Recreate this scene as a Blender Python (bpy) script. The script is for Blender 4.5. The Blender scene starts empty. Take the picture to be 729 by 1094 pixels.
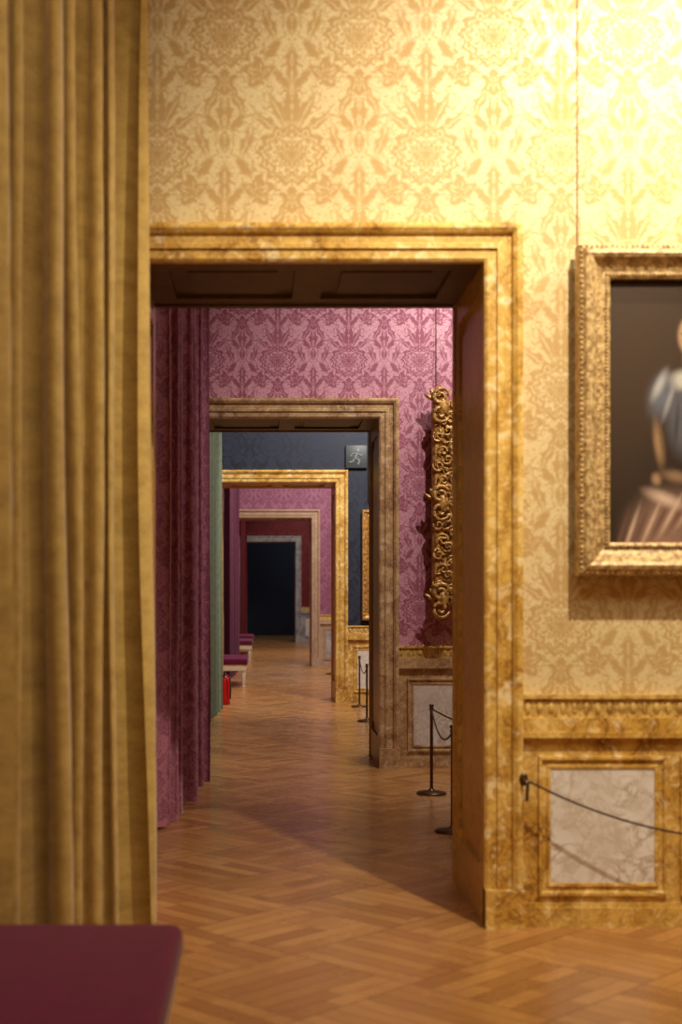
import bpy, bmesh, math, random
from mathutils import Vector, Matrix
random.seed(4)
sc = bpy.context.scene
sc.view_settings.view_transform = 'Standard'
sc.view_settings.look = 'None'
COL = sc.collection

# ------------------------------------------------------------------ node helpers
class S:
    def __init__(s, t, o): s.t, s.o = t, o
    def _m(s, op, *a): return nmath(s.t, op, s, *a)
    def __add__(s, b): return s._m('ADD', b)
    def __sub__(s, b): return s._m('SUBTRACT', b)
    def __mul__(s, b): return s._m('MULTIPLY', b)
    def __truediv__(s, b): return s._m('DIVIDE', b)
    def abs(s): return s._m('ABSOLUTE')
    def floor(s): return s._m('FLOOR')
    def cos(s): return s._m('COSINE')
    def min(s, b): return s._m('MINIMUM', b)
    def max(s, b): return s._m('MAXIMUM', b)
    def mad(s, a, b): return s._m('MULTIPLY_ADD', a, b)
    def gt(s, b): return s._m('GREATER_THAN', b)
def nmath(t, op, *args):
    n = t.nodes.new('ShaderNodeMath'); n.operation = op
    for i, a in enumerate(args):
        if isinstance(a, S): t.links.new(a.o, n.inputs[i])
        else: n.inputs[i].default_value = a
    return S(t, n.outputs[0])
def clamp01(s):
    n = s.t.nodes.new('ShaderNodeClamp'); s.t.links.new(s.o, n.inputs[0]); return S(s.t, n.outputs[0])
def mixc(t, f, a, b):
    n = t.nodes.new('ShaderNodeMix'); n.data_type = 'RGBA'
    for i, v in ((0, f), (6, a), (7, b)):
        if isinstance(v, S): t.links.new(v.o, n.inputs[i])
        elif i == 0: n.inputs[0].default_value = v
        else: n.inputs[i].default_value = (*v, 1) if len(v) == 3 else v
    return S(t, n.outputs[2])
def noise(t, vec, scale, detail=3, rough=.5, dist=0):
    n = t.nodes.new('ShaderNodeTexNoise'); n.inputs['Scale'].default_value = scale
    n.inputs['Detail'].default_value = detail; n.inputs['Roughness'].default_value = rough
    n.inputs['Distortion'].default_value = dist
    if vec is not None: t.links.new(vec, n.inputs['Vector'])
    return S(t, n.outputs['Fac'])
def newmat(name):
    m = bpy.data.materials.new(name); m.use_nodes = True
    t = m.node_tree; b = t.nodes['Principled BSDF']
    return m, t, b
def seti(t, b, k, v):
    if isinstance(v, S): t.links.new(v.o, b.inputs[k])
    elif isinstance(v, tuple): b.inputs[k].default_value = (*v, 1)
    else: b.inputs[k].default_value = v
def bump(t, b, h, strength=.3, dist=.01):
    n = t.nodes.new('ShaderNodeBump'); n.inputs['Strength'].default_value = strength
    n.inputs['Distance'].default_value = dist
    t.links.new(h.o, n.inputs['Height']); t.links.new(n.outputs[0], b.inputs['Normal'])
def lin(r, g, b):
    f = lambda c: ((c/255)/12.92 if c/255 <= .04045 else ((c/255+.055)/1.055)**2.4)
    return (f(r), f(g), f(b))

# ------------------------------------------------------------------ damask pattern group
def damask_group():
    g = bpy.data.node_groups.new('damask', 'ShaderNodeTree')
    g.interface.new_socket('Vector', in_out='INPUT', socket_type='NodeSocketVector')
    g.interface.new_socket('Mask', in_out='OUTPUT', socket_type='NodeSocketFloat')
    gi = g.nodes.new('NodeGroupInput'); go = g.nodes.new('NodeGroupOutput')
    sep = g.nodes.new('ShaderNodeSeparateXYZ'); g.links.new(gi.outputs[0], sep.inputs[0])
    X = S(g, sep.outputs[0]) - .1335; Y = S(g, sep.outputs[1]) - 3.433
    A, B = .30, .525
    x1 = nmath(g, 'WRAP', X, A, -A).abs(); y1 = nmath(g, 'WRAP', Y, B, -B)
    d = (x1 / A) + (y1.abs() / B)
    sel = d.gt(1.0)
    x2 = (x1 * -1.0) + A; y2 = nmath(g, 'WRAP', Y + B, B, -B)
    x = x1 + (x2 - x1) * sel; y = y1 + (y2 - y1) * sel
    comb = g.nodes.new('ShaderNodeCombineXYZ'); g.links.new(x.o, comb.inputs[0]); g.links.new(y.o, comb.inputs[1])
    nz = noise(g, comb.outputs[0], 20, 2, .6)
    nz2 = noise(g, comb.outputs[0], 33, 1, .5)
    ten = noise(g, comb.outputs[0], 24, 1, .5, 1.2)
    x = x + (nz - .5) * .05; y = y + (nz2 - .5) * .05
    fields = []
    def leaf(cx, cy, rx, ry, deg, vein=.0035):
        a = math.radians(deg); c, s = math.cos(a), math.sin(a)
        u = x.mad(c/rx, y.mad(-s/rx, (-cx*c + cy*s)/rx))
        v = x.mad(s/ry, y.mad(c/ry, (-cx*s - cy*c)/ry))
        q = u.mad(u, v * v)
        f = q.mad(-rx*.6, rx*.6)
        if vein: f = f.min(u.abs().mad(rx, -vein))
        fields.append(f)
    def flower(cx, cy, R, n, amp, rings, sy=1.0):
        dx = x - cx; dy = (y - cy) * sy
        r = nmath(g, 'SQRT', dx.mad(dx, dy * dy))
        th = nmath(g, 'ARCTAN2', dx, dy)
        c = (th * float(n)).cos()
        rr = r.mad(1.0, c * (-amp*R))
        f = (rr * -1.0) + R
        for k, w in rings: f = f.min((rr - R*k).abs() - w)
        fields.append(f)
    flower(0, .0, .150, 13, .075, ((.82, .006), (.60, .011), (.40, .005), (.18, .004)), 1.15)
    flower(.155, -.165, .062, 5, .24, ((.50, .005),))
    flower(0, -.205, .050, 6, .2, ((.4, .005),))
    leaf(0, .215, .036, .085, 0); leaf(.062, .195, .024, .075, 28); leaf(.118, .150, .022, .06, 55)
    leaf(0, .40, .03, .085, 0); leaf(.042, .335, .017, .06, 35, .0)
    leaf(.20, .06, .022, .07, -20); leaf(.215, -.06, .018, .05, 35, .0)
    leaf(.055, -.28, .020, .075, -25); leaf(0, -.34, .030, .06, 0)
    leaf(.06, -.38, .017, .05, 40, .0); leaf(0, -.47, .022, .05, 0)
    st = ((ten - .5).abs() * -.22) + .0065
    fields.append(st)
    f = fields[0]
    for k in fields[1:]: f = f.max(k)
    m = clamp01(f * 100.0 + .5)
    g.links.new(m.o, go.inputs[0])
    return g
DG = damask_group()

def damask_mat(name, ground, motif, rough=.62, sheen=.0, fine=.12, k=.85):
    m, t, b = newmat(name)
    uv = t.nodes.new('ShaderNodeUVMap')
    gn = t.nodes.new('ShaderNodeGroup'); gn.node_tree = DG; t.links.new(uv.outputs[0], gn.inputs[0])
    mask = S(t, gn.outputs[0])
    w = noise(t, uv.outputs[0], 210, 1, .6)
    big = noise(t, uv.outputs[0], 1.3, 1, .5)
    kk = clamp01(mask * k + (w - .5) * fine * 5)
    c = mixc(t, kk, ground, motif)
    dark = tuple(v*.72 for v in ground)
    c = mixc(t, clamp01((big - .45) * .6 + (w - .5) * fine * 7), c, dark)
    seti(t, b, 'Base Color', c)
    seti(t, b, 'Roughness', mask * .25 + (rough - .12))
    b.inputs['Specular IOR Level'].default_value = .4
    if sheen: b.inputs['Sheen Weight'].default_value = sheen
    return m

def velvet(name, c1, c2, sheen=.4, scale=14, k=1.6):
    m, t, b = newmat(name)
    uv = t.nodes.new('ShaderNodeUVMap')
    n = noise(t, uv.outputs[0], scale, 4, .65); w = noise(t, uv.outputs[0], 230, 1, .5)
    c = mixc(t, clamp01((n - .35) * k + (w - .5) * 1.3), c1, c2)
    seti(t, b, 'Base Color', c); b.inputs['Roughness'].default_value = .8
    b.inputs['Specular IOR Level'].default_value = .2
    b.inputs['Sheen Weight'].default_value = sheen; b.inputs['Sheen Roughness'].default_value = .4
    bump(t, b, w, .25, .003)
    return m

def marble(name, a, bcol, vein, scale=3.0, vstr=.8, rough=.32, white=None):
    m, t, b = newmat(name)
    tc = t.nodes.new('ShaderNodeTexCoord'); v = tc.outputs['Object']
    n1 = noise(t, v, scale, 5, .62, 1.2)
    n2 = noise(t, v, scale*1.9, 6, .62, 2.2)
    n3 = noise(t, v, scale*4, 4, .62, .8)
    c = mixc(t, clamp01((n1 - .40) * 5), a, bcol)
    if white: c = mixc(t, clamp01((n3 - .54) * 7) * .75, c, white)
    ve = clamp01(((n2 - .5).abs() * -20.0) + 1.0)
    msk = clamp01((n1 * -1.0 + .56) * 5)
    c = mixc(t, ve * msk * vstr, c, vein)
    ve2 = clamp01(((n3 - .48).abs() * -16.0) + 1.0)
    c = mixc(t, ve2 * (vstr*.38), c, vein)
    seti(t, b, 'Base Color', c); b.inputs['Roughness'].default_value = rough
    return m

def gold(name, c1=(.42,.25,.075), c2=(.10,.05,.015), metal=.55, rough=.42, sc_=28, th=.42):
    m, t, b = newmat(name)
    tc = t.nodes.new('ShaderNodeTexCoord')
    n = noise(t, tc.outputs['Object'], sc_, 4, .65)
    c = mixc(t, clamp01((n - th) * 4.5), c2, c1)
    seti(t, b, 'Base Color', c); b.inputs['Metallic'].default_value = metal; b.inputs['Roughness'].default_value = rough
    bump(t, b, n, .5, .010)
    return m

def plain(name, col, rough=.5, metal=0., nz=.15, sc_=20):
    m, t, b = newmat(name)
    tc = t.nodes.new('ShaderNodeTexCoord')
    n = noise(t, tc.outputs['Object'], sc_, 3)
    seti(t, b, 'Base Color', mixc(t, n, tuple(c*(1-nz) for c in col), tuple(min(1, c*(1+nz)) for c in col)))
    b.inputs['Roughness'].default_value = rough; b.inputs['Metallic'].default_value = metal
    return m

def parquet(name):
    m, t, b = newmat(name)
    tc = t.nodes.new('ShaderNodeTexCoord')
    sep = t.nodes.new('ShaderNodeSeparateXYZ'); t.links.new(tc.outputs['Object'], sep.inputs[0])
    X = S(t, sep.outputs[0]) + .31; Y = S(t, sep.outputs[1])
    r = math.sqrt(.5)
    u = (X * r + Y * r) / .62; v = (Y * r - X * r) / .62
    cu = u.floor(); cv = v.floor()
    fu = u - cu; fv = v - cv
    par = nmath(t, 'FLOORED_MODULO', cu + cv, 2.0)
    a = fu + (fv - fu) * par
    l = fv + (fu - fv) * par
    an = a * 7.0; ai = an.floor(); af = an - ai
    comb = t.nodes.new('ShaderNodeCombineXYZ')
    t.links.new((cu * 7.13 + ai * 1.7).o, comb.inputs[0]); t.links.new((cv * 3.31 + ai).o, comb.inputs[1])
    wn = t.nodes.new('ShaderNodeTexWhiteNoise'); wn.noise_dimensions = '2D'; t.links.new(comb.outputs[0], wn.inputs['Vector'])
    rnd = S(t, wn.outputs['Value'])
    seg = (l + rnd).floor()
    comb2 = t.nodes.new('ShaderNodeCombineXYZ')
    t.links.new((rnd * 31.7 + seg * 5.3).o, comb2.inputs[0]); t.links.new(cu.o, comb2.inputs[1])
    wn2 = t.nodes.new('ShaderNodeTexWhiteNoise'); wn2.noise_dimensions = '2D'; t.links.new(comb2.outputs[0], wn2.inputs['Vector'])
    rnd2 = S(t, wn2.outputs['Value'])
    gv = t.nodes.new('ShaderNodeCombineXYZ')
    t.links.new((a * 50.0).o, gv.inputs[0]); t.links.new((l * 5.0 + rnd2 * 9.0).o, gv.inputs[1])
    gr = noise(t, gv.outputs[0], 1.0, 3, .6)
    col = mixc(t, rnd2, lin(162,110,60), lin(200,146,84))
    col = mixc(t, clamp01((gr - .45) * 2.2) * .5, col, lin(134,86,42))
    stain = noise(t, tc.outputs['Object'], 2.2, 4, .6)
    col = mixc(t, clamp01((stain - .45) * 3.0) * .5, col, lin(148,96,50))
    gap = ((af - .5).abs()).gt(.46)
    gap2 = ((fu - .5).abs()).max((fv - .5).abs()).gt(.492)
    gp = gap.max(gap2)
    col = mixc(t, gp * .5, col, lin(78,46,22))
    seti(t, b, 'Base Color', col)
    seti(t, b, 'Roughness', (stain * .28) + .12)
    b.inputs['Specular IOR Level'].default_value = .65
    bump(t, b, gr * .3 + rnd2 * .5, .2, .003)
    return m

M = {}
M['yellow'] = damask_mat('damask_yellow_silk', lin(226,204,152), lin(188,148,86), fine=.18, k=.88, rough=.54)
M['pink'] = damask_mat('damask_mauve_silk', lin(206,150,162), lin(140,62,86), k=.9, rough=.56)
M['navy'] = damask_mat('damask_navy_silk', lin(22,26,38), lin(42,50,68))
M['plum'] = damask_mat('damask_plum_silk', lin(156,98,120), lin(118,62,84))
M['red'] = damask_mat('damask_crimson_silk', lin(116,18,26), lin(86,10,18))
M['cur_y'] = velvet('curtain_gold_velvet', lin(196,164,92), lin(150,120,60), .45, 11, 2.2)
M['cur_p'] = damask_mat('curtain_mauve_damask', lin(180,112,132), lin(130,66,90), rough=.62, sheen=.3, k=.85)
M['cur_pd'] = velvet('curtain_plum_velvet', lin(110,58,80), lin(80,38,58), .1)
M['cur_g'] = velvet('curtain_green_silk', lin(104,118,96), lin(140,150,124), .2)
M['cur_r'] = velvet('curtain_red_silk', lin(90,18,28), lin(66,10,20), .1)
M['velvet'] = velvet('velvet_crimson', lin(108,20,62), lin(78,11,44), .2)
M['sien'] = marble('marble_siena_yellow', lin(202,154,64), lin(226,186,100), lin(110,60,26), 3.6, .85, white=lin(242,226,180))
M['sien_j'] = marble('marble_siena_jamb', lin(212,168,82), lin(194,146,66), lin(96,56,22), 3.4, .85)
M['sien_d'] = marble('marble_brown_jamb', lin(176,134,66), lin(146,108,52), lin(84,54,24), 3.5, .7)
M['soffit'] = marble('soffit_shaded', lin(104,80,48), lin(84,62,36), lin(50,32,18), 3.5, .6, rough=.5)  # marble darkened, underside shade of the lintel put into the colour
M['sienp'] = marble('marble_pink_brown', lin(174,134,92), lin(200,164,114), lin(84,52,38), 4.5, .8, white=lin(214,194,164))
M['beige'] = marble('marble_beige', lin(196,166,136), lin(174,140,116), lin(104,72,58), 4, .6)
M['grey'] = marble('marble_grey', lin(150,146,150), lin(186,180,176), lin(80,78,84), 4, .7)
M['white'] = marble('marble_white_panel', lin(228,222,212), lin(212,202,188), lin(164,134,92), 2.4, .75, rough=.22)
M['gilt'] = gold('gilded_frieze', lin(222,186,102), lin(166,122,54), .1, .5, 28, .35)
M['gold'] = gold('gilded_wood', lin(216,184,126), lin(138,104,58), .15, .45, 40, .38)
M['goldr'] = gold('gilded_rococo', lin(216,166,88), lin(120,78,34), .25, .38, 34, .39)
M['brass'] = plain('brass_dark', lin(96,74,50), .35, .8)
M['rope'] = plain('rope_dark', lin(70,48,32), .8)
M['dark'] = plain('dark_wood', lin(52,34,24), .5)
M['cream'] = plain('cream_paint', lin(220,208,180), .45)
M['ceil'] = plain('plaster_ceiling', lin(214,204,184), .8)
M['nightb'] = plain('dark_blue_wall', lin(38,42,58), .7)
M['ext'] = plain('extinguisher_red', lin(190,24,20), .3)
M['signg'] = plain('sign_face', lin(54,60,62), .5)
M['signw'] = plain('sign_pictogram', lin(112,118,116), .5)
M['glass'] = plain('window_glass_dusk', lin(30,36,50), .1)
M['floor'] = parquet('parquet_oak')

# ------------------------------------------------------------------ mesh builder
class MB:
    def __init__(s): s.v=[]; s.f=[]; s.uv=[]; s.mi=[]; s.sm=[]; s.mats=[]
    def mat(s, k):
        if k not in s.mats: s.mats.append(k)
        return s.mats.index(k)
    def face(s, idx, uv, mi, sm): s.f.append(idx); s.uv.append(uv); s.mi.append(mi); s.sm.append(sm)
    def _auto(s, idx):
        p = [Vector(s.v[i]) for i in idx]
        n = (p[1]-p[0]).cross(p[2]-p[0])
        if n.length < 1e-12 and len(p) > 3: n = (p[2]-p[0]).cross(p[3]-p[0])
        ax = max(range(3), key=lambda k: abs(n[k]))
        if ax == 0: return [(q.y, q.z) for q in p]
        if ax == 1: return [(q.x, q.z) for q in p]
        return [(q.x, q.y) for q in p]
    def box(s, x0,y0,z0,x1,y1,z1, k):
        mi = s.mat(k); o = len(s.v)
        s.v += [(x0,y0,z0),(x1,y0,z0),(x1,y1,z0),(x0,y1,z0),(x0,y0,z1),(x1,y0,z1),(x1,y1,z1),(x0,y1,z1)]
        for q in ((0,3,2,1),(4,5,6,7),(0,1,5,4),(1,2,6,5),(2,3,7,6),(3,0,4,7)):
            idx = [o+i for i in q]; s.face(idx, s._auto(idx), mi, False)
    def grid(s, pts, k, uvs=None, sm=True, closeu=False, closev=False):
        mi = s.mat(k); o = len(s.v); nu = len(pts); nv = len(pts[0])
        for r in pts: s.v += [tuple(p) for p in r]
        for i in range(nu if closeu else nu-1):
            for j in range(nv if closev else nv-1):
                i2=(i+1)%nu; j2=(j+1)%nv
                idx=[o+i*nv+j, o+i2*nv+j, o+i2*nv+j2, o+i*nv+j2]
                uv = [uvs[i][j],uvs[i2][j],uvs[i2][j2],uvs[i][j2]] if uvs else s._auto(idx)
                s.face(idx, uv, mi, sm)
    def sphere(s, c, r, k, seg=10, ring=6, rot=None):
        pts=[]
        for i in range(seg):
            a=2*math.pi*i/seg; row=[]
            for j in range(ring+1):
                b=math.pi*j/ring
                p=Vector((r[0]*math.sin(b)*math.cos(a), r[1]*math.sin(b)*math.sin(a), r[2]*math.cos(b)))
                if rot is not None: p = rot @ p
                row.append(Vector(c)+p)
            pts.append(row)
        s.grid(pts, k, closeu=True)
    def lathe(s, c, prof, k, seg=20):
        pts=[]
        for i in range(seg):
            a=2*math.pi*i/seg
            pts.append([(c[0]+r*math.cos(a), c[1]+r*math.sin(a), c[2]+z) for r,z in prof])
        s.grid(pts, k, closeu=True)
    def tube(s, path, rad, k, seg=8):
        pts=[]; n=len(path)
        for i in range(n):
            p=Vector(path[i]); tdir=(Vector(path[min(n-1,i+1)])-Vector(path[max(0,i-1)])).normalized()
            up=Vector((0,0,1)) if abs(tdir.z)<.9 else Vector((1,0,0))
            a=tdir.cross(up).normalized(); b=tdir.cross(a)
            r = rad[i] if isinstance(rad,(list,tuple)) else rad
            pts.append([p+(a*math.cos(2*math.pi*j/seg)+b*math.sin(2*math.pi*j/seg))*r for j in range(seg)])
        s.grid(pts, k, closev=True)
    def rbox(s, x0,y0,z0,x1,y1,z1,r,k,seg=4):
        bm=bmesh.new(); bmesh.ops.create_cube(bm,size=1)
        for v in bm.verts: v.co=Vector(((x0+x1)/2+v.co.x*(x1-x0),(y0+y1)/2+v.co.y*(y1-y0),(z0+z1)/2+v.co.z*(z1-z0)))
        bmesh.ops.bevel(bm,geom=bm.edges[:]+bm.verts[:],offset=r,segments=seg,profile=.5,affect='EDGES')
        mi=s.mat(k); o=len(s.v); bm.verts.index_update()
        s.v += [tuple(v.co) for v in bm.verts]
        for f in bm.faces:
            idx=[o+v.index for v in f.verts]; s.face(idx, s._auto(idx), mi, True)
        bm.free()
    def rframe(s, xl,xr,zb,zt,Y,prof,k,sub=1,sm=False):
        rows=[]
        corners=lambda w:[(xl-w,zb-w),(xl-w,zt+w),(xr+w,zt+w),(xr+w,zb-w)]
        cs=[corners(w) for w,_ in prof]
        for e in range(4):
            for q in range(sub):
                t=q/sub; row=[]
                for (w,d),c in zip(prof,cs):
                    a=c[e]; b=c[(e+1)%4]
                    row.append((a[0]+(b[0]-a[0])*t, Y-d, a[1]+(b[1]-a[1])*t))
                rows.append(row)
        s.grid(rows,k,closeu=True,sm=sm)
    def arch(s, xl,xr,zt,Y,prof,k):
        rows=[]
        for e in range(4):
            row=[]
            for w,d in prof:
                x = xl-w if e<2 else xr+w
                z = 0 if e in (0,3) else zt+w
                row.append((x,Y-d,z))
            rows.append(row)
        s.grid(rows,k,sm=False)
    def build(s, name, parent=None, fixn=True):
        me=bpy.data.meshes.new(name); me.from_pydata(s.v,[],s.f)
        ul=me.uv_layers.new(name='UVMap')
        for p,uv in zip(me.polygons,s.uv):
            for q,l in enumerate(p.loop_indices): ul.data[l].uv=uv[q]
        for p,mi,sm in zip(me.polygons,s.mi,s.sm): p.material_index=mi; p.use_smooth=sm
        for k in s.mats: me.materials.append(M[k])
        if fixn:
            bm=bmesh.new(); bm.from_mesh(me); bmesh.ops.recalc_face_normals(bm,faces=bm.faces[:]); bm.to_mesh(me); bm.free()
        ob=bpy.data.objects.new(name,me); COL.objects.link(ob)
        if parent: ob.parent=parent
        return ob
def empty(name):
    o=bpy.data.objects.new(name,None); COL.objects.link(o); return o

# ------------------------------------------------------------------ room shell
XL, XR, ZC, T = -1.22, 5.6, 5.3, .87
DL, DR, DT = -.545, .985, 2.945
YW = [6.2, 11.75, 18.65, 27.6, 40.8]
Y0 = -2.2; YE = 47.0
wallmat = ['yellow','pink','navy','plum','red']
frmat = ['sien','sienp','sien','beige','grey']

b=MB(); b.box(XL-.4,Y0,-.1,XR,YE,0,'floor'); b.build('floor')
b=MB(); b.box(XL-.4,Y0,ZC,XR,YE,ZC+.1,'ceil'); b.build('ceiling')
b=MB(); b.box(XL,Y0-.2,0,XR,Y0,ZC,'yellow'); b.build('wall_back')
b=MB(); b.box(XL-.4,YE,0,XR+.2,YE+.2,ZC,'nightb'); b.build('wall_end')

rooms=[(Y0,YW[0])]+[(YW[i]+T,YW[i+1]) for i in range(4)]
wins=[(2.0,4.2),(8.2,10.0),(13.6,15.4),(22.4,24.2),(34.0,36.0)]
bl=MB(); br=MB()
for (a,c),(w0,w1),k in zip(rooms,wins,wallmat):
    a2=a if a==Y0 else a-T/2; c2=c+T/2
    bl.box(XL-.4,a2,0,XL,w0,ZC,k); bl.box(XL-.4,w1,0,XL,c2,ZC,k)
    bl.box(XL-.4,w0,0,XL,w1,.45,k); bl.box(XL-.4,w0,3.9,XL,w1,ZC,k)
    br.box(XR,a2,0,XR+.2,c2,ZC,k)
bl.box(XL-.4,YW[-1]+T/2,0,XL,YE,ZC,'nightb'); br.box(XR,YW[-1]+T/2,0,XR+.2,YE,ZC,'nightb')
bl.build('wall_left'); br.build('wall_right')
for n,(w0,w1) in enumerate(wins):
    b=MB(); x0=XL-.3; x1=XL-.22
    b.box(x0+.03,w0,.45,x0+.045,w1,3.9,'glass')
    for y in (w0,(w0+w1)/2-.05,w1-.08): b.box(x0,y,.45,x1,y+(.1 if y not in(w0,w1-.08) else .08),3.9,'cream')
    for z in (.45,1.12,1.8,2.5,3.2,3.82): b.box(x0+.01,w0,z,x1-.01,w1,z+.05,'cream')
    for y in ((w0*3+w1)/4,(w0+3*w1)/4): b.box(x0+.015,y-.015,.45,x1-.015,y+.015,3.9,'cream')
    b.build('window_%d'%(n+1))

ARCH=[(0,0),(0,.045),(.012,.055),(.05,.055),(.055,.068),(.075,.068),(.08,.06),(.115,.06),(.122,.078),(.14,.09),(.15,.09),(.165,.082),(.165,0)]
for i,Y in enumerate(YW):
    k=wallmat[i]
    b=MB(); g=.035
    b.box(XL,Y,0,DL-g,Y+T,ZC,k); b.box(DR+g,Y,0,XR,Y+T,ZC,k); b.box(DL-g,Y,DT+g,DR+g,Y+T,ZC,k)
    b.build('wall_partition' if i==0 else 'wall_partition.%03d'%i)
    e=empty('door_%d'%(i+1))
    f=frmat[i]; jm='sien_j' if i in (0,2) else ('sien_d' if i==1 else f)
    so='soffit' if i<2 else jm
    b=MB(); b.arch(DL,DR,DT,Y,ARCH,f)
    for x0,x1 in ((DL-.172,DL-.0),(DR,DR+.172)): b.box(x0,Y-.095,0,x1,Y-.001,.17,f)
    b.build('architrave',e)
    b=MB()
    s=.022
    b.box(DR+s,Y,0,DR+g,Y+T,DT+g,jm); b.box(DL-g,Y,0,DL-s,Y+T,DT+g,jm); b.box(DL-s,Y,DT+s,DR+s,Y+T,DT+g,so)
    for x0,x1,ins in ((DR,DR+s,-1),(DL-s,DL,1)):
        b.box(x0,Y-.0,0,x1,Y+.10,DT,jm); b.box(x0,Y+T-.10,0,x1,Y+T,DT,jm)
        for z0,z1 in ((0,.25),(DT-.12,DT)): b.box(x0,Y+.10,z0,x1,Y+T-.10,z1,jm)
        b.box(x0+.010,Y+.17,.33,x1-.004,Y+T-.17,DT-.2,jm)
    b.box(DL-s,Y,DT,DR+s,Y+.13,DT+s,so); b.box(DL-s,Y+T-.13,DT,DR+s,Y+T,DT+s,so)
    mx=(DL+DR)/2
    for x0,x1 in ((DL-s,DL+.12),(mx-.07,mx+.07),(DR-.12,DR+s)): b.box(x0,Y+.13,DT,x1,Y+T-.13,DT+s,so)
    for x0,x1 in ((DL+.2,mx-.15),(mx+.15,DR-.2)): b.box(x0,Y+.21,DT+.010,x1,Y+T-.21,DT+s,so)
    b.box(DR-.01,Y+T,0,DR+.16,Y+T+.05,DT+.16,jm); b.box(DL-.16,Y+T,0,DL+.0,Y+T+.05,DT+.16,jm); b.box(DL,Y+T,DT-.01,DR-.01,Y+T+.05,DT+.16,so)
    b.build('jamb_lining',e)
    b=MB(); pm='white' if i!=3 else 'grey'
    df=f if i!=4 else 'grey'
    for X0,X1 in ((DR+.165,XR),(XL,DL-.165)):
        b.box(X0,Y-.02,.0,X1,Y,.845,df)
        b.box(X0,Y-.05,0,X1,Y-.02,.085,df); b.box(X0,Y-.04,.085,X1,Y-.02,.105,df)
        b.box(X0,Y-.055,.838,X1,Y,.862,df); b.box(X0,Y-.045,.862,X1,Y,.925,df)
        b.box(X0,Y-.03,.925,X1,Y,1.01,'gilt'); b.box(X0,Y-.045,1.01,X1,Y,1.028,'gilt')
        if X1-X0>1:
            x=1.231
            while x+.6<X1:
                w=.563
                b.rframe(x+.05,x+w-.05,.19,.70,Y-.019,[(-.004,.0),(0,.012),(.012,.014),(.018,.006),(.034,.006),(.04,.02),(.052,.02),(.056,.0)],df)
                b.box(x+.045,Y-.026,.185,x+w-.045,Y-.019,.705,pm)
                x+=.63
            if i<3:
                x=X0+.03
                while x<X1-.02:
                    b.sphere((x,Y-.03,.967),(.015,.008,.030),'gilt',8,4); b.box(x+.0235,Y-.034,.935,x+.0285,Y-.03,1.0,'gilt')
                    x+=.052
    b.build('trim_dado' if i==0 else 'trim_dado.%03d'%i)
for n,(a,c) in enumerate(rooms):
    b=MB()
    for dz,dd in ((.0,.22),(.1,.15),(.2,.08)):
        z1=ZC-dz; z0=z1-.1
        b.box(XL,c-dd,z0,XR,c,z1,'ceil')
    b.build('trim_%d'%(n+1))

# ------------------------------------------------------------------ curtains
def curtain(name,p0,p1,n,amp,k,seed,zt=4.35,zb=.02,tanoff=.35,var=(.65,1.15),dense=16,loose=0.):
    R=random.Random(seed); e=empty(name)
    p0=Vector(p0);p1=Vector(p1); d=(p1-p0); L=d.length; t=d.normalized(); pr=Vector((t.y,-t.x))
    if pr.x<0: pr=-pr
    NS=n*dense; NZ=44
    U=lambda a,b_: [R.uniform(a,b_) for _ in range(n+2)]
    ph=U(-.36,.36); am=U(*var); am2=[max(.4,q+R.uniform(-.35,.35)) for q in am]; dr=U(-.9,.9); wz=U(0,6.28); wf=U(.6,1.2)
    ph[0]=0; am[0]=1; am2[0]=1; dr[0]=0
    def sm(a,u):
        i=int(u); f=u-i; f=f*f*(3-2*f); return a[i]*(1-f)+a[min(i+1,len(a)-1)]*f
    pts=[];uvs=[]
    for i in range(NS+1):
        u=i/NS*n; row=[];ur=[]
        for j in range(NZ+1):
            z=zt+(zb-zt)*j/NZ; h=j/NZ
            A=amp*(sm(am,u)*(1-h)+sm(am2,u)*h)*(.86+.20*h)
            wob=loose*math.sin(sm(wf,u)*z+sm(wz,u))
            a=2*math.pi*(u+sm(ph,u)+sm(dr,u)*.30*h*(loose>0)+wob*.075)
            off=A*(math.cos(a)+.24*math.cos(2*a+sm(dr,u)*3)+.14*math.sin(3*a+1.5*h*sm(dr,u)))
            off+=loose*(.006*math.sin(z*1.3+u*2.1)+.003*math.sin(z*2.7-u*5.3))
            tn=-A*tanoff*math.sin(2*a)
            q=p0+t*(L*u/n+tn)+pr*off
            row.append((q.x,q.y,z)); ur.append((u/n*L*2.0+.1,z))
        pts.append(row);uvs.append(ur)
    b=MB(); b.grid(pts,k,uvs); b.build('drape',e,fixn=False)
    b=MB(); a=p0-t*.15; c=p1+t*.15
    b.tube([(a.x,a.y,zt+.03),(c.x,c.y,zt+.03)],.02,'brass',10)
    for q in (a,c):
        b.sphere((q.x,q.y,zt+.03),(.04,.04,.04),'brass')
        b.tube([(q.x,q.y,zt+.03),(XL+.003,q.y,zt+.03)],.012,'brass')
    for i in range(n*2+1):
        q=p0+t*(L*i/(n*2)); b.tube([(q.x+.032*math.cos(s),q.y,zt+.02+.032*math.sin(s)) for s in [x*math.pi/5 for x in range(11)]],.004,'brass',5)
    b.build('rod',e)
curtain('curtain',(-.61,5.98),(-.95,4.44),6,.115,'cur_y',52,tanoff=.7,var=(.6,1.25),dense=28,loose=1.0)
curtain('curtain',(-.50,10.7),(-.635,8.6),6,.08,'cur_p',8,tanoff=.5,var=(.6,1.2),loose=.3)
curtain('curtain',(-.565,17.3),(-.64,15.3),8,.06,'cur_g',5)
curtain('curtain',(-.49,25.8),(-.58,23.3),8,.06,'cur_pd',6)
curtain('curtain',(-.48,38.6),(-.52,35.5),8,.06,'cur_r',7)

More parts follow.
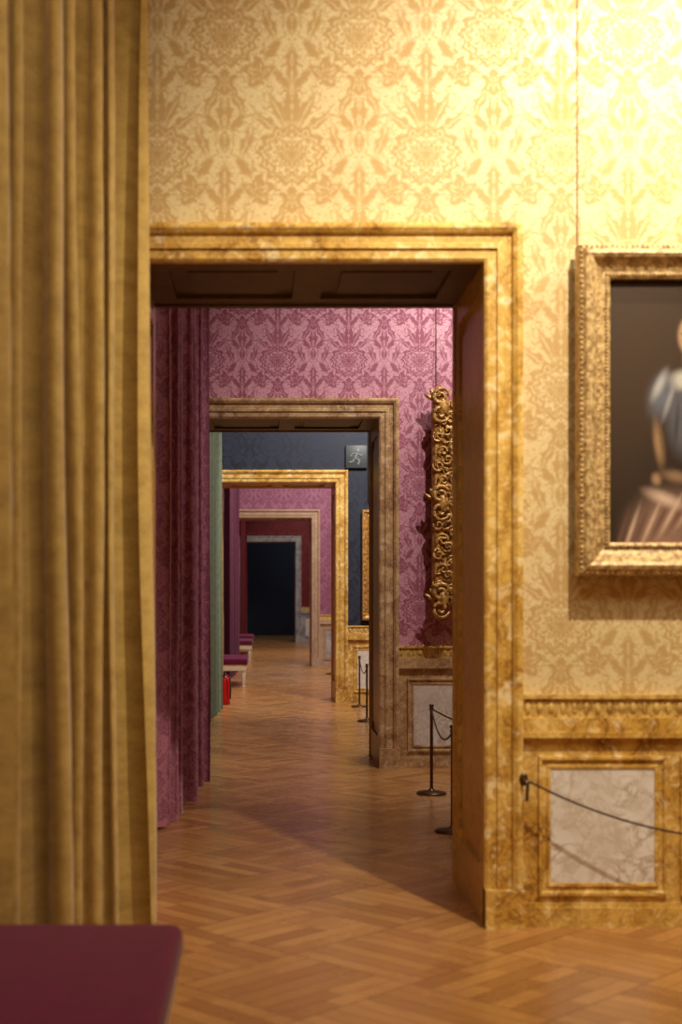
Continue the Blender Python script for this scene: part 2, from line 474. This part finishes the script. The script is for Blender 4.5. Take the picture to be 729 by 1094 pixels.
# ------------------------------------------------------------------ benches
def bench(x0,x1,y0,y1):
    e=empty('upholstered_bench')
    b=MB(); b.rbox(x0,y0,.345,x1,y1,.45,.038,'velvet',5); b.build('seat',e)
    b=MB(); b.rbox(x0+.02,y0+.02,.255,x1-.02,y1-.02,.348,.008,'cream',2)
    b.box(x0+.012,y0+.012,.335,x1-.012,y1-.012,.349,'gilt'); b.build('apron',e)
    prof=[(0,0),(.022,0),(.026,.012),(.016,.03),(.02,.05),(.026,.15),(.032,.21),(.024,.225),(.034,.235),(.034,.26),(0,.26)]
    b=MB()
    ys=[y0+.07,y1-.07] if y1-y0<1.3 else [y0+.07,(y0+y1)/2,y1-.07]
    for x in (x0+.07,x1-.07):
        for y in ys: b.lathe((x,y,0),prof,'cream',14)
    b.build('legs',e)
bench(-.93,-.245,2.75,4.36)
bench(-.85,-.22,21.5,22.9)
bench(-.85,-.20,29.4,30.9)
bench(-.85,-.20,32.6,34.1)

# ------------------------------------------------------------------ rope barriers
def post(b,x,y,h=.66):
    b.lathe((x,y,0),[(0,0),(.11,0),(.112,.008),(.10,.018),(.03,.026),(.014,.04),(.012,.06),(.012,h-.05),(.017,h-.045),(.017,h-.03),(.012,h-.025),(.02,h-.01),(.014,h),(0,h)],'brass',20)
def ropeb(b,a,c,sag,r=.006):
    P=[]
    for i in range(25):
        t=i/24; p=Vector(a).lerp(Vector(c),t); p.z-=4*sag*t*(1-t); P.append(p)
    b.tube(P,r,'rope',8)
def barrier(posts,ropes):
    e=empty('rope_stanchion')
    b=MB()
    for p in posts: post(b,*p)
    b.build('posts',e)
    b=MB()
    for a,c,s in ropes: ropeb(b,a,c,s)
    b.build('rope',e)
barrier([(1.244,10.2),(1.178,8.59),(2.35,10.6)],[((1.244,10.19,.62),(1.178,8.60,.62),.12),((1.254,10.2,.62),(2.34,10.6,.62),.16)])
barrier([(1.256,17.9),(1.2,15.9)],[((1.256,17.89,.62),(1.2,15.91,.62),.12)])
b=MB(); post(b,1.26,25.0); b.build('rope_stanchion')
e=empty('rope_stanchion')
b=MB(); post(b,2.95,5.9); b.build('posts',e)
b=MB(); ropeb(b,(1.168,6.08,.655),(2.94,5.9,.62),.22,.005)
b.tube([(1.15,6.112,.66),(1.15,6.10,.66),(1.155,6.085,.655),(1.168,6.083,.64)],.007,'brass'); b.sphere((1.15,6.108,.66),(.02,.008,.03),'brass'); b.tube([(1.163,6.08,.65),(1.158,6.08,.57)],.008,'rope'); b.build('rope',e)

# ------------------------------------------------------------------ extinguisher
b=MB(); b.lathe((-.49,18.3,0),[(0,0),(.07,0),(.075,.02),(.075,.30),(.06,.35),(.025,.38),(.02,.40),(0,.40)],'ext',18)
b.box(-.51,18.24,.40,-.47,18.33,.43,'dark'); b.tube([(-.49,18.25,.41),(-.42,18.2,.36),(-.41,18.2,.2),(-.415,18.2,.08)],.01,'dark'); b.build('fire_extinguisher')

# ------------------------------------------------------------------ exit sign
b=MB(); Y=18.65; cx,cz=1.265,3.29
b.rbox(cx-.145,Y-.05,cz-.155,cx+.145,Y-.001,cz+.155,.008,'signg',2)
y=Y-.052
b.sphere((cx+.02,y,cz+.08),(.024,.004,.024),'signw')
for P,r in (([(cx+.01,y,cz+.05),(cx-.02,y,cz-.02)],.022),([(cx-.02,y,cz-.02),(cx+.04,y,cz-.05),(cx+.02,y,cz-.11)],.013),([(cx-.02,y,cz-.02),(cx-.05,y,cz-.07),(cx-.1,y,cz-.08)],.013),
            ([(cx+.01,y,cz+.045),(cx+.06,y,cz+.01),(cx+.09,y,cz+.03)],.010),([(cx+.01,y,cz+.045),(cx-.05,y,cz+.04),(cx-.08,y,cz)],.010)):
    b.tube(P,r,'signw',6)
b.build('exit_sign')

# ------------------------------------------------------------------ painting material from vertex colours
def paint_mat():
    m,t,bs=newmat('oil_paint')
    a=t.nodes.new('ShaderNodeVertexColor'); a.layer_name='paint'
    tc=t.nodes.new('ShaderNodeTexCoord'); n=noise(t,tc.outputs['Object'],60,4,.7)
    c=mixc(t,clamp01((n-.5)*1.6)*.35,S(t,a.outputs[0]),lin(30,22,14))
    seti(t,bs,'Base Color',c); bs.inputs['Roughness'].default_value=.5; bs.inputs['Specular IOR Level'].default_value=.3
    bump(t,bs,n,.15,.002); return m
M['paint']=paint_mat()
def canvas(parent,x0,x1,z0,z1,Y,fn,nx=110,nz=140):
    b=MB(); pts=[[(x0+(x1-x0)*i/nx,Y,z0+(z1-z0)*j/nz) for j in range(nz+1)] for i in range(nx+1)]
    b.grid(pts,'paint'); o=b.build('canvas',parent,fixn=False)
    ca=o.data.color_attributes.new('paint','FLOAT_COLOR','POINT')
    for q,v in enumerate(o.data.vertices):
        u=(v.co.x-x0)/(x1-x0); w=(v.co.z-z0)/(z1-z0); ca.data[q].color=(*fn(u,w),1)
    return o
def blob(c,u,w,cu,cw,ru,rw,col,soft=.25,rot=0):
    a=math.radians(rot); du,dw=(u-cu),(w-cw); x=(du*math.cos(a)+dw*math.sin(a))/ru; y=(-du*math.sin(a)+dw*math.cos(a))/rw
    r=math.sqrt(x*x+y*y); k=max(0,min(1,(1-r)/soft)); k=k*k*(3-2*k)
    return tuple(p*(1-k)+q*k for p,q in zip(c,col))
def portrait(u,w):
    g=max(0,1-((u-.12)**2*3+(w-.72)**2*2))
    c=tuple(a*(1-g)+b_*g for a,b_ in zip(lin(38,26,16),lin(62,44,26)))
    L=lambda *a,**k: blob(c,u,w,*a,**k)
    c=L(.46,.18,.36,.46,lin(44,30,20),.7)
    c=L(.43,.80,.085,.10,lin(74,54,34),.5)
    c=L(.42,.70,.035,.07,lin(140,108,78),.5)
    c=L(.415,.785,.058,.080,lin(164,130,96),.4); c=L(.45,.78,.04,.075,lin(114,82,56),.9)
    for eu in (.39,.435): c=L(eu,.795,.012,.006,lin(54,38,28),.8)
    c=L(.408,.77,.007,.02,lin(180,146,112),.8); c=L(.41,.738,.018,.006,lin(130,70,58),.8)
    c=L(.30,.06,.30,.20,lin(132,100,82),.8,14)
    for q in range(9):
        c=L(.07+q*.052,.03+.016*q,.017,.16,lin(190,160,136) if q%2 else lin(100,70,58),1.0,-22-q*3)
    c=L(.30,.17,.16,.04,lin(196,168,144),1.0,-16)
    c=L(.42,.48,.15,.20,lin(84,82,86),.6); c=L(.40,.62,.13,.055,lin(178,172,158),.8,6)
    c=L(.28,.56,.095,.13,lin(96,96,104),.9,-28); c=L(.27,.60,.035,.10,lin(164,162,158),1.0,-34)
    c=L(.32,.54,.022,.12,lin(140,138,138),1.0,-24); c=L(.36,.45,.018,.14,lin(56,52,54),1.0,-6)
    c=L(.45,.46,.02,.15,lin(124,120,120),1.0,4); c=L(.56,.50,.07,.16,lin(50,46,48),.8,18)
    c=L(.265,.38,.036,.13,lin(146,114,80),.9,10); c=L(.285,.38,.018,.12,lin(104,78,52),1.0,10)
    c=L(.255,.245,.04,.035,lin(156,122,90),.9,-30)
    c=L(.36,.255,.12,.035,lin(132,102,74),.9,-8)
    return c
def dark_land(u,w):
    c=lin(44,34,24); c=blob(c,u,w,.5,.7,.5,.25,lin(74,66,50),.8); c=blob(c,u,w,.5,.35,.3,.2,lin(84,56,36),.9); return c

e=empty('framed_painting')
PX0,PX1,PZ0,PZ1=1.385,2.52,1.555,3.005
bw=.145
prof=[(0,0),(0,.045),(.012,.055),(.018,.045),(.03,.045),(.055,.06),(.085,.095),(.10,.105),(.115,.10),(.128,.085),(.14,.08),(.145,.06),(.145,0)]
b=MB(); yb=6.2-.045
b.rframe(PX0+bw,PX1-bw,PZ0+bw,PZ1-bw,yb,prof,'gold',sub=1)
def run(x0,z0,x1,z1,pitch,fn):
    L=math.hypot(x1-x0,z1-z0); n=max(1,int(L/pitch)); a=math.atan2(z1-z0,x1-x0)
    for i in range(n+1): t=i/n; fn(x0+(x1-x0)*t,z0+(z1-z0)*t,a,i)
def rectrun(inset,pitch,fn,x0=PX0,x1=PX1,z0=PZ0,z1=PZ1):
    a,c,d,f=x0+inset,x1-inset,z0+inset,z1-inset
    run(a,d,a,f,pitch,fn); run(c,d,c,f,pitch,fn); run(a,d,c,d,pitch,fn); run(a,f,c,f,pitch,fn)
rectrun(.012,.022,lambda x,z,a,i:b.sphere((x,yb-.084,z),(.007,.007,.007),'gold',6,4))
rectrun(.128,.016,lambda x,z,a,i:b.sphere((x,yb-.054,z),(.0065,.0065,.0065),'gold',6,4))
def leafp(x,z,a,i):
    s=1 if i%2 else -1
    R=Matrix.Rotation(-(a+s*.7),3,'Y')
    b.sphere((x,yb-.088,z),(.026,.012,.010),'gold',8,5,R)
rectrun(.048,.024,leafp)
rectrun(.085,.03,lambda x,z,a,i:b.sphere((x,yb-.055,z),(.012,.010,.012),'gold',8,5,Matrix.Rotation(-a,3,'Y')))
b.build('frame',e)
canvas(e,PX0+bw-.005,PX1-bw+.005,PZ0+bw-.005,PZ1-bw+.005,yb-.012,portrait)
b=MB(); b.box(PX0+.05,yb+.0,PZ0+.05,PX1-.05,6.197,PZ1-.05,'dark')
for x in (PX0+.02,PX1-.02): b.tube([(x,6.185,PZ1-.06),(x,6.185,ZC-.3)],.0022,'brass',6)
b.build('backing_wires',e)

e=empty('rococo_framed_mirror')
RX0,RX1,RZ0,RZ1=1.42,2.75,1.36,3.08; bw2=.24; yb=11.75-.10
b=MB()
prof=[(0,0),(0,.05),(.02,.065),(.035,.05),(.08,.06),(.13,.10),(.18,.115),(.22,.11),(.24,.08),(.24,0)]
b.rframe(RX0+bw2,RX1-bw2,RZ0+bw2,RZ1-bw2,yb,prof,'goldr',sub=1)
Rr=random.Random(2)
def scroll(cx,cz,r,sgn,a0,turns=1.4,th=.018,yy=None):
    P=[];rad=[]
    for i in range(22):
        t=i/21; a=a0+sgn*t*turns*2*math.pi; rr=r*(1-t*.8)
        P.append((cx+rr*math.cos(a),(yy or yb-.115)-.02*t,cz+rr*math.sin(a))); rad.append(th*(1-.45*t)*(0.4+min(1,t*4)*.6))
    b.tube(P,rad,'goldr',7)
def orn(x,z,a,i):
    s=1 if i%2 else -1
    nx,nz=-math.sin(a),math.cos(a)
    scroll(x+nx*.02*s,z+nz*.02*s,.05,s,a+Rr.uniform(0,3),1.3,.014)
    for q in range(3):
        R=Matrix.Rotation(-(a+s*(.4+q*.5)),3,'Y')
        b.sphere((x+Rr.uniform(-.03,.03),yb-.115,z+Rr.uniform(-.04,.04)),(.045,.014,.012),'goldr',8,5,R)
rectrun(.065,.12,orn,RX0,RX1,RZ0,RZ1)
rectrun(.14,.12,orn,RX0,RX1,RZ0,RZ1)
rectrun(.20,.03,lambda x,z,a,i:b.sphere((x,yb-.06,z),(.013,.013,.013),'goldr',6,4),RX0,RX1,RZ0,RZ1)
for cx,sx in ((RX0,1),(RX1,-1)):
    for cz,sz in ((RZ0,1),(RZ1,-1),((RZ0+RZ1)/2,0)):
        scroll(cx+sx*.06,cz+sz*.05+.07,.08,1,0,1.5,.024,yb-.125); scroll(cx+sx*.06,cz+sz*.05-.07,.08,-1,0,1.5,.024,yb-.125)
        b.sphere((cx+sx*.08,yb-.12,cz+sz*.06),(.05,.04,.08),'goldr',12,8)
        for q in range(5):
            an=math.pi/2+(q-2)*.5; R=Matrix.Rotation(-(an),3,'Y')
            b.sphere((cx+sx*.03+.06*math.cos(an),yb-.11,cz+sz*.03+.08*math.sin(an)),(.06,.016,.018),'goldr',8,5,R)
b.build('frame',e)
canvas(e,RX0+bw2-.005,RX1-bw2+.005,RZ0+bw2-.005,RZ1-bw2+.005,yb-.012,dark_land,20,20)
b=MB(); b.box(RX0+.09,yb,RZ0+.09,RX1-.09,11.747,RZ1-.09,'dark')
for x in (RX0+.05,RX1-.05): b.tube([(x,11.73,RZ1-.12),(x,11.73,ZC-.3)],.003,'brass',6)
b.build('backing_wires',e)

for z0,z1,x0,x1 in ((1.1,2.58,1.335,2.5),(2.72,3.9,1.43,2.5)):
    e=empty('gilt_framed_picture'); Y=18.65-.03; b=MB(); w=.11
    b.rframe(x0+w,x1-w,z0+w,z1-w,Y,[(0,0),(0,.03),(.02,.045),(.04,.03),(.08,.06),(.10,.06),(.11,.03),(.11,0)],'goldr')
    rectrun(.03,.05,lambda x,z,a,i:b.sphere((x,Y-.055,z),(.022,.012,.012),'goldr',6,4,Matrix.Rotation(-a,3,'Y')),x0,x1,z0,z1)
    b.box(x0+.04,Y+.0,z0+.04,x1-.04,18.648,z1-.04,'dark'); b.build('frame',e)
    canvas(e,x0+w-.005,x1-w+.005,z0+w-.005,z1-w+.005,Y-.008,dark_land,16,16)

# ------------------------------------------------------------------ lights
def spot(name,loc,tgt,power,col,angle=150,rad=.04,blend=.5):
    l=bpy.data.lights.new(name,'SPOT'); l.energy=power; l.color=col; l.spot_size=math.radians(angle); l.spot_blend=blend; l.shadow_soft_size=rad
    o=bpy.data.objects.new(name,l); o.location=loc; o.rotation_euler=(Vector(tgt)-Vector(loc)).to_track_quat('-Z','Y').to_euler(); COL.objects.link(o)
def area(name,loc,sx,sy,power,col,tgt=None):
    l=bpy.data.lights.new(name,'AREA'); l.shape='RECTANGLE'; l.size=sx; l.size_y=sy; l.energy=power; l.color=col
    o=bpy.data.objects.new(name,l); o.location=loc; COL.objects.link(o)
    if tgt: o.rotation_euler=(Vector(tgt)-Vector(loc)).to_track_quat('-Z','Y').to_euler()
WARM=(1,.90,.74); NEU=(1,.93,.87)
spot('picture_spotlight',(1.8,3.9,4.95),(1.5,7.4,1.4),690,(1,.89,.70),96,.035,1.0)
spot('wall_washer',(2.65,5.3,4.6),(2.3,6.4,3.5),180,(1,.91,.76),115,.035,1.0)
spot('curtain_fill_spot',(1.9,5.55,4.8),(-.75,5.2,1.9),170,(1,.91,.74),60,.05,1.0)  # added spot without a known fixture, gives the curtain folds contrast
spot('picture_spotlight',(1.9,9.4,4.95),(1.2,12.6,1.2),330,NEU,95,.035,.9)
spot('wall_washer',(2.3,10.9,4.8),(1.9,12.2,2.6),100,NEU,115,.035,.8)
spot('picture_spotlight',(1.8,16.3,4.95),(.9,19.4,1.4),560,NEU,95,.035,.6)
spot('picture_spotlight',(1.8,25.3,4.95),(.9,28.6,1.2),330,NEU,95,.035,.6)
spot('picture_spotlight',(2.0,38.0,4.9),(1.0,40.6,1.0),170,NEU,80)
area('ceiling_fill',(2.2,2.2,5.2),2.2,2.2,62,WARM)  # unseen area fills added under the ceilings to raise ambient light
area('ceiling_fill',(-.1,2.6,5.2),1.2,2.4,42,WARM)  # added weak fill, brightens the right jamb and the curtain
area('ceiling_fill',(2.8,9.2,5.2),1.8,1.8,34,(1,.92,.86))  # added fill for the mauve room
area('ceiling_fill',(2.4,15.0,5.2),2,2,170,NEU)  # added fills, paler, to lift the far rooms
area('ceiling_fill',(1.8,22.6,5.2),2.5,3,260,NEU)
area('ceiling_fill',(1.8,33,5.2),2.5,3,260,NEU)
area('ceiling_fill',(2.5,44.6,5.2),1.5,1.5,45,(.8,.88,1))  # added bluish fill, keeps the end room from going black

w=bpy.data.worlds.new('World'); sc.world=w; w.use_nodes=True
w.node_tree.nodes['Background'].inputs[0].default_value=(.35,.42,.6,1); w.node_tree.nodes['Background'].inputs[1].default_value=.25

# ------------------------------------------------------------------ camera
cam=bpy.data.cameras.new('camera'); co=bpy.data.objects.new('camera',cam); COL.objects.link(co); sc.camera=co
co.location=(0,0,1.485); co.rotation_euler=(math.radians(90),0,0)
cam.sensor_fit='VERTICAL'; cam.sensor_height=36; cam.sensor_width=36; cam.lens=1486/1094*36
cam.shift_x=84.5/1094; cam.shift_y=85/1094
cam.dof.use_dof=True; cam.dof.focus_distance=12.5; cam.dof.aperture_fstop=1.9
cam.clip_end=200
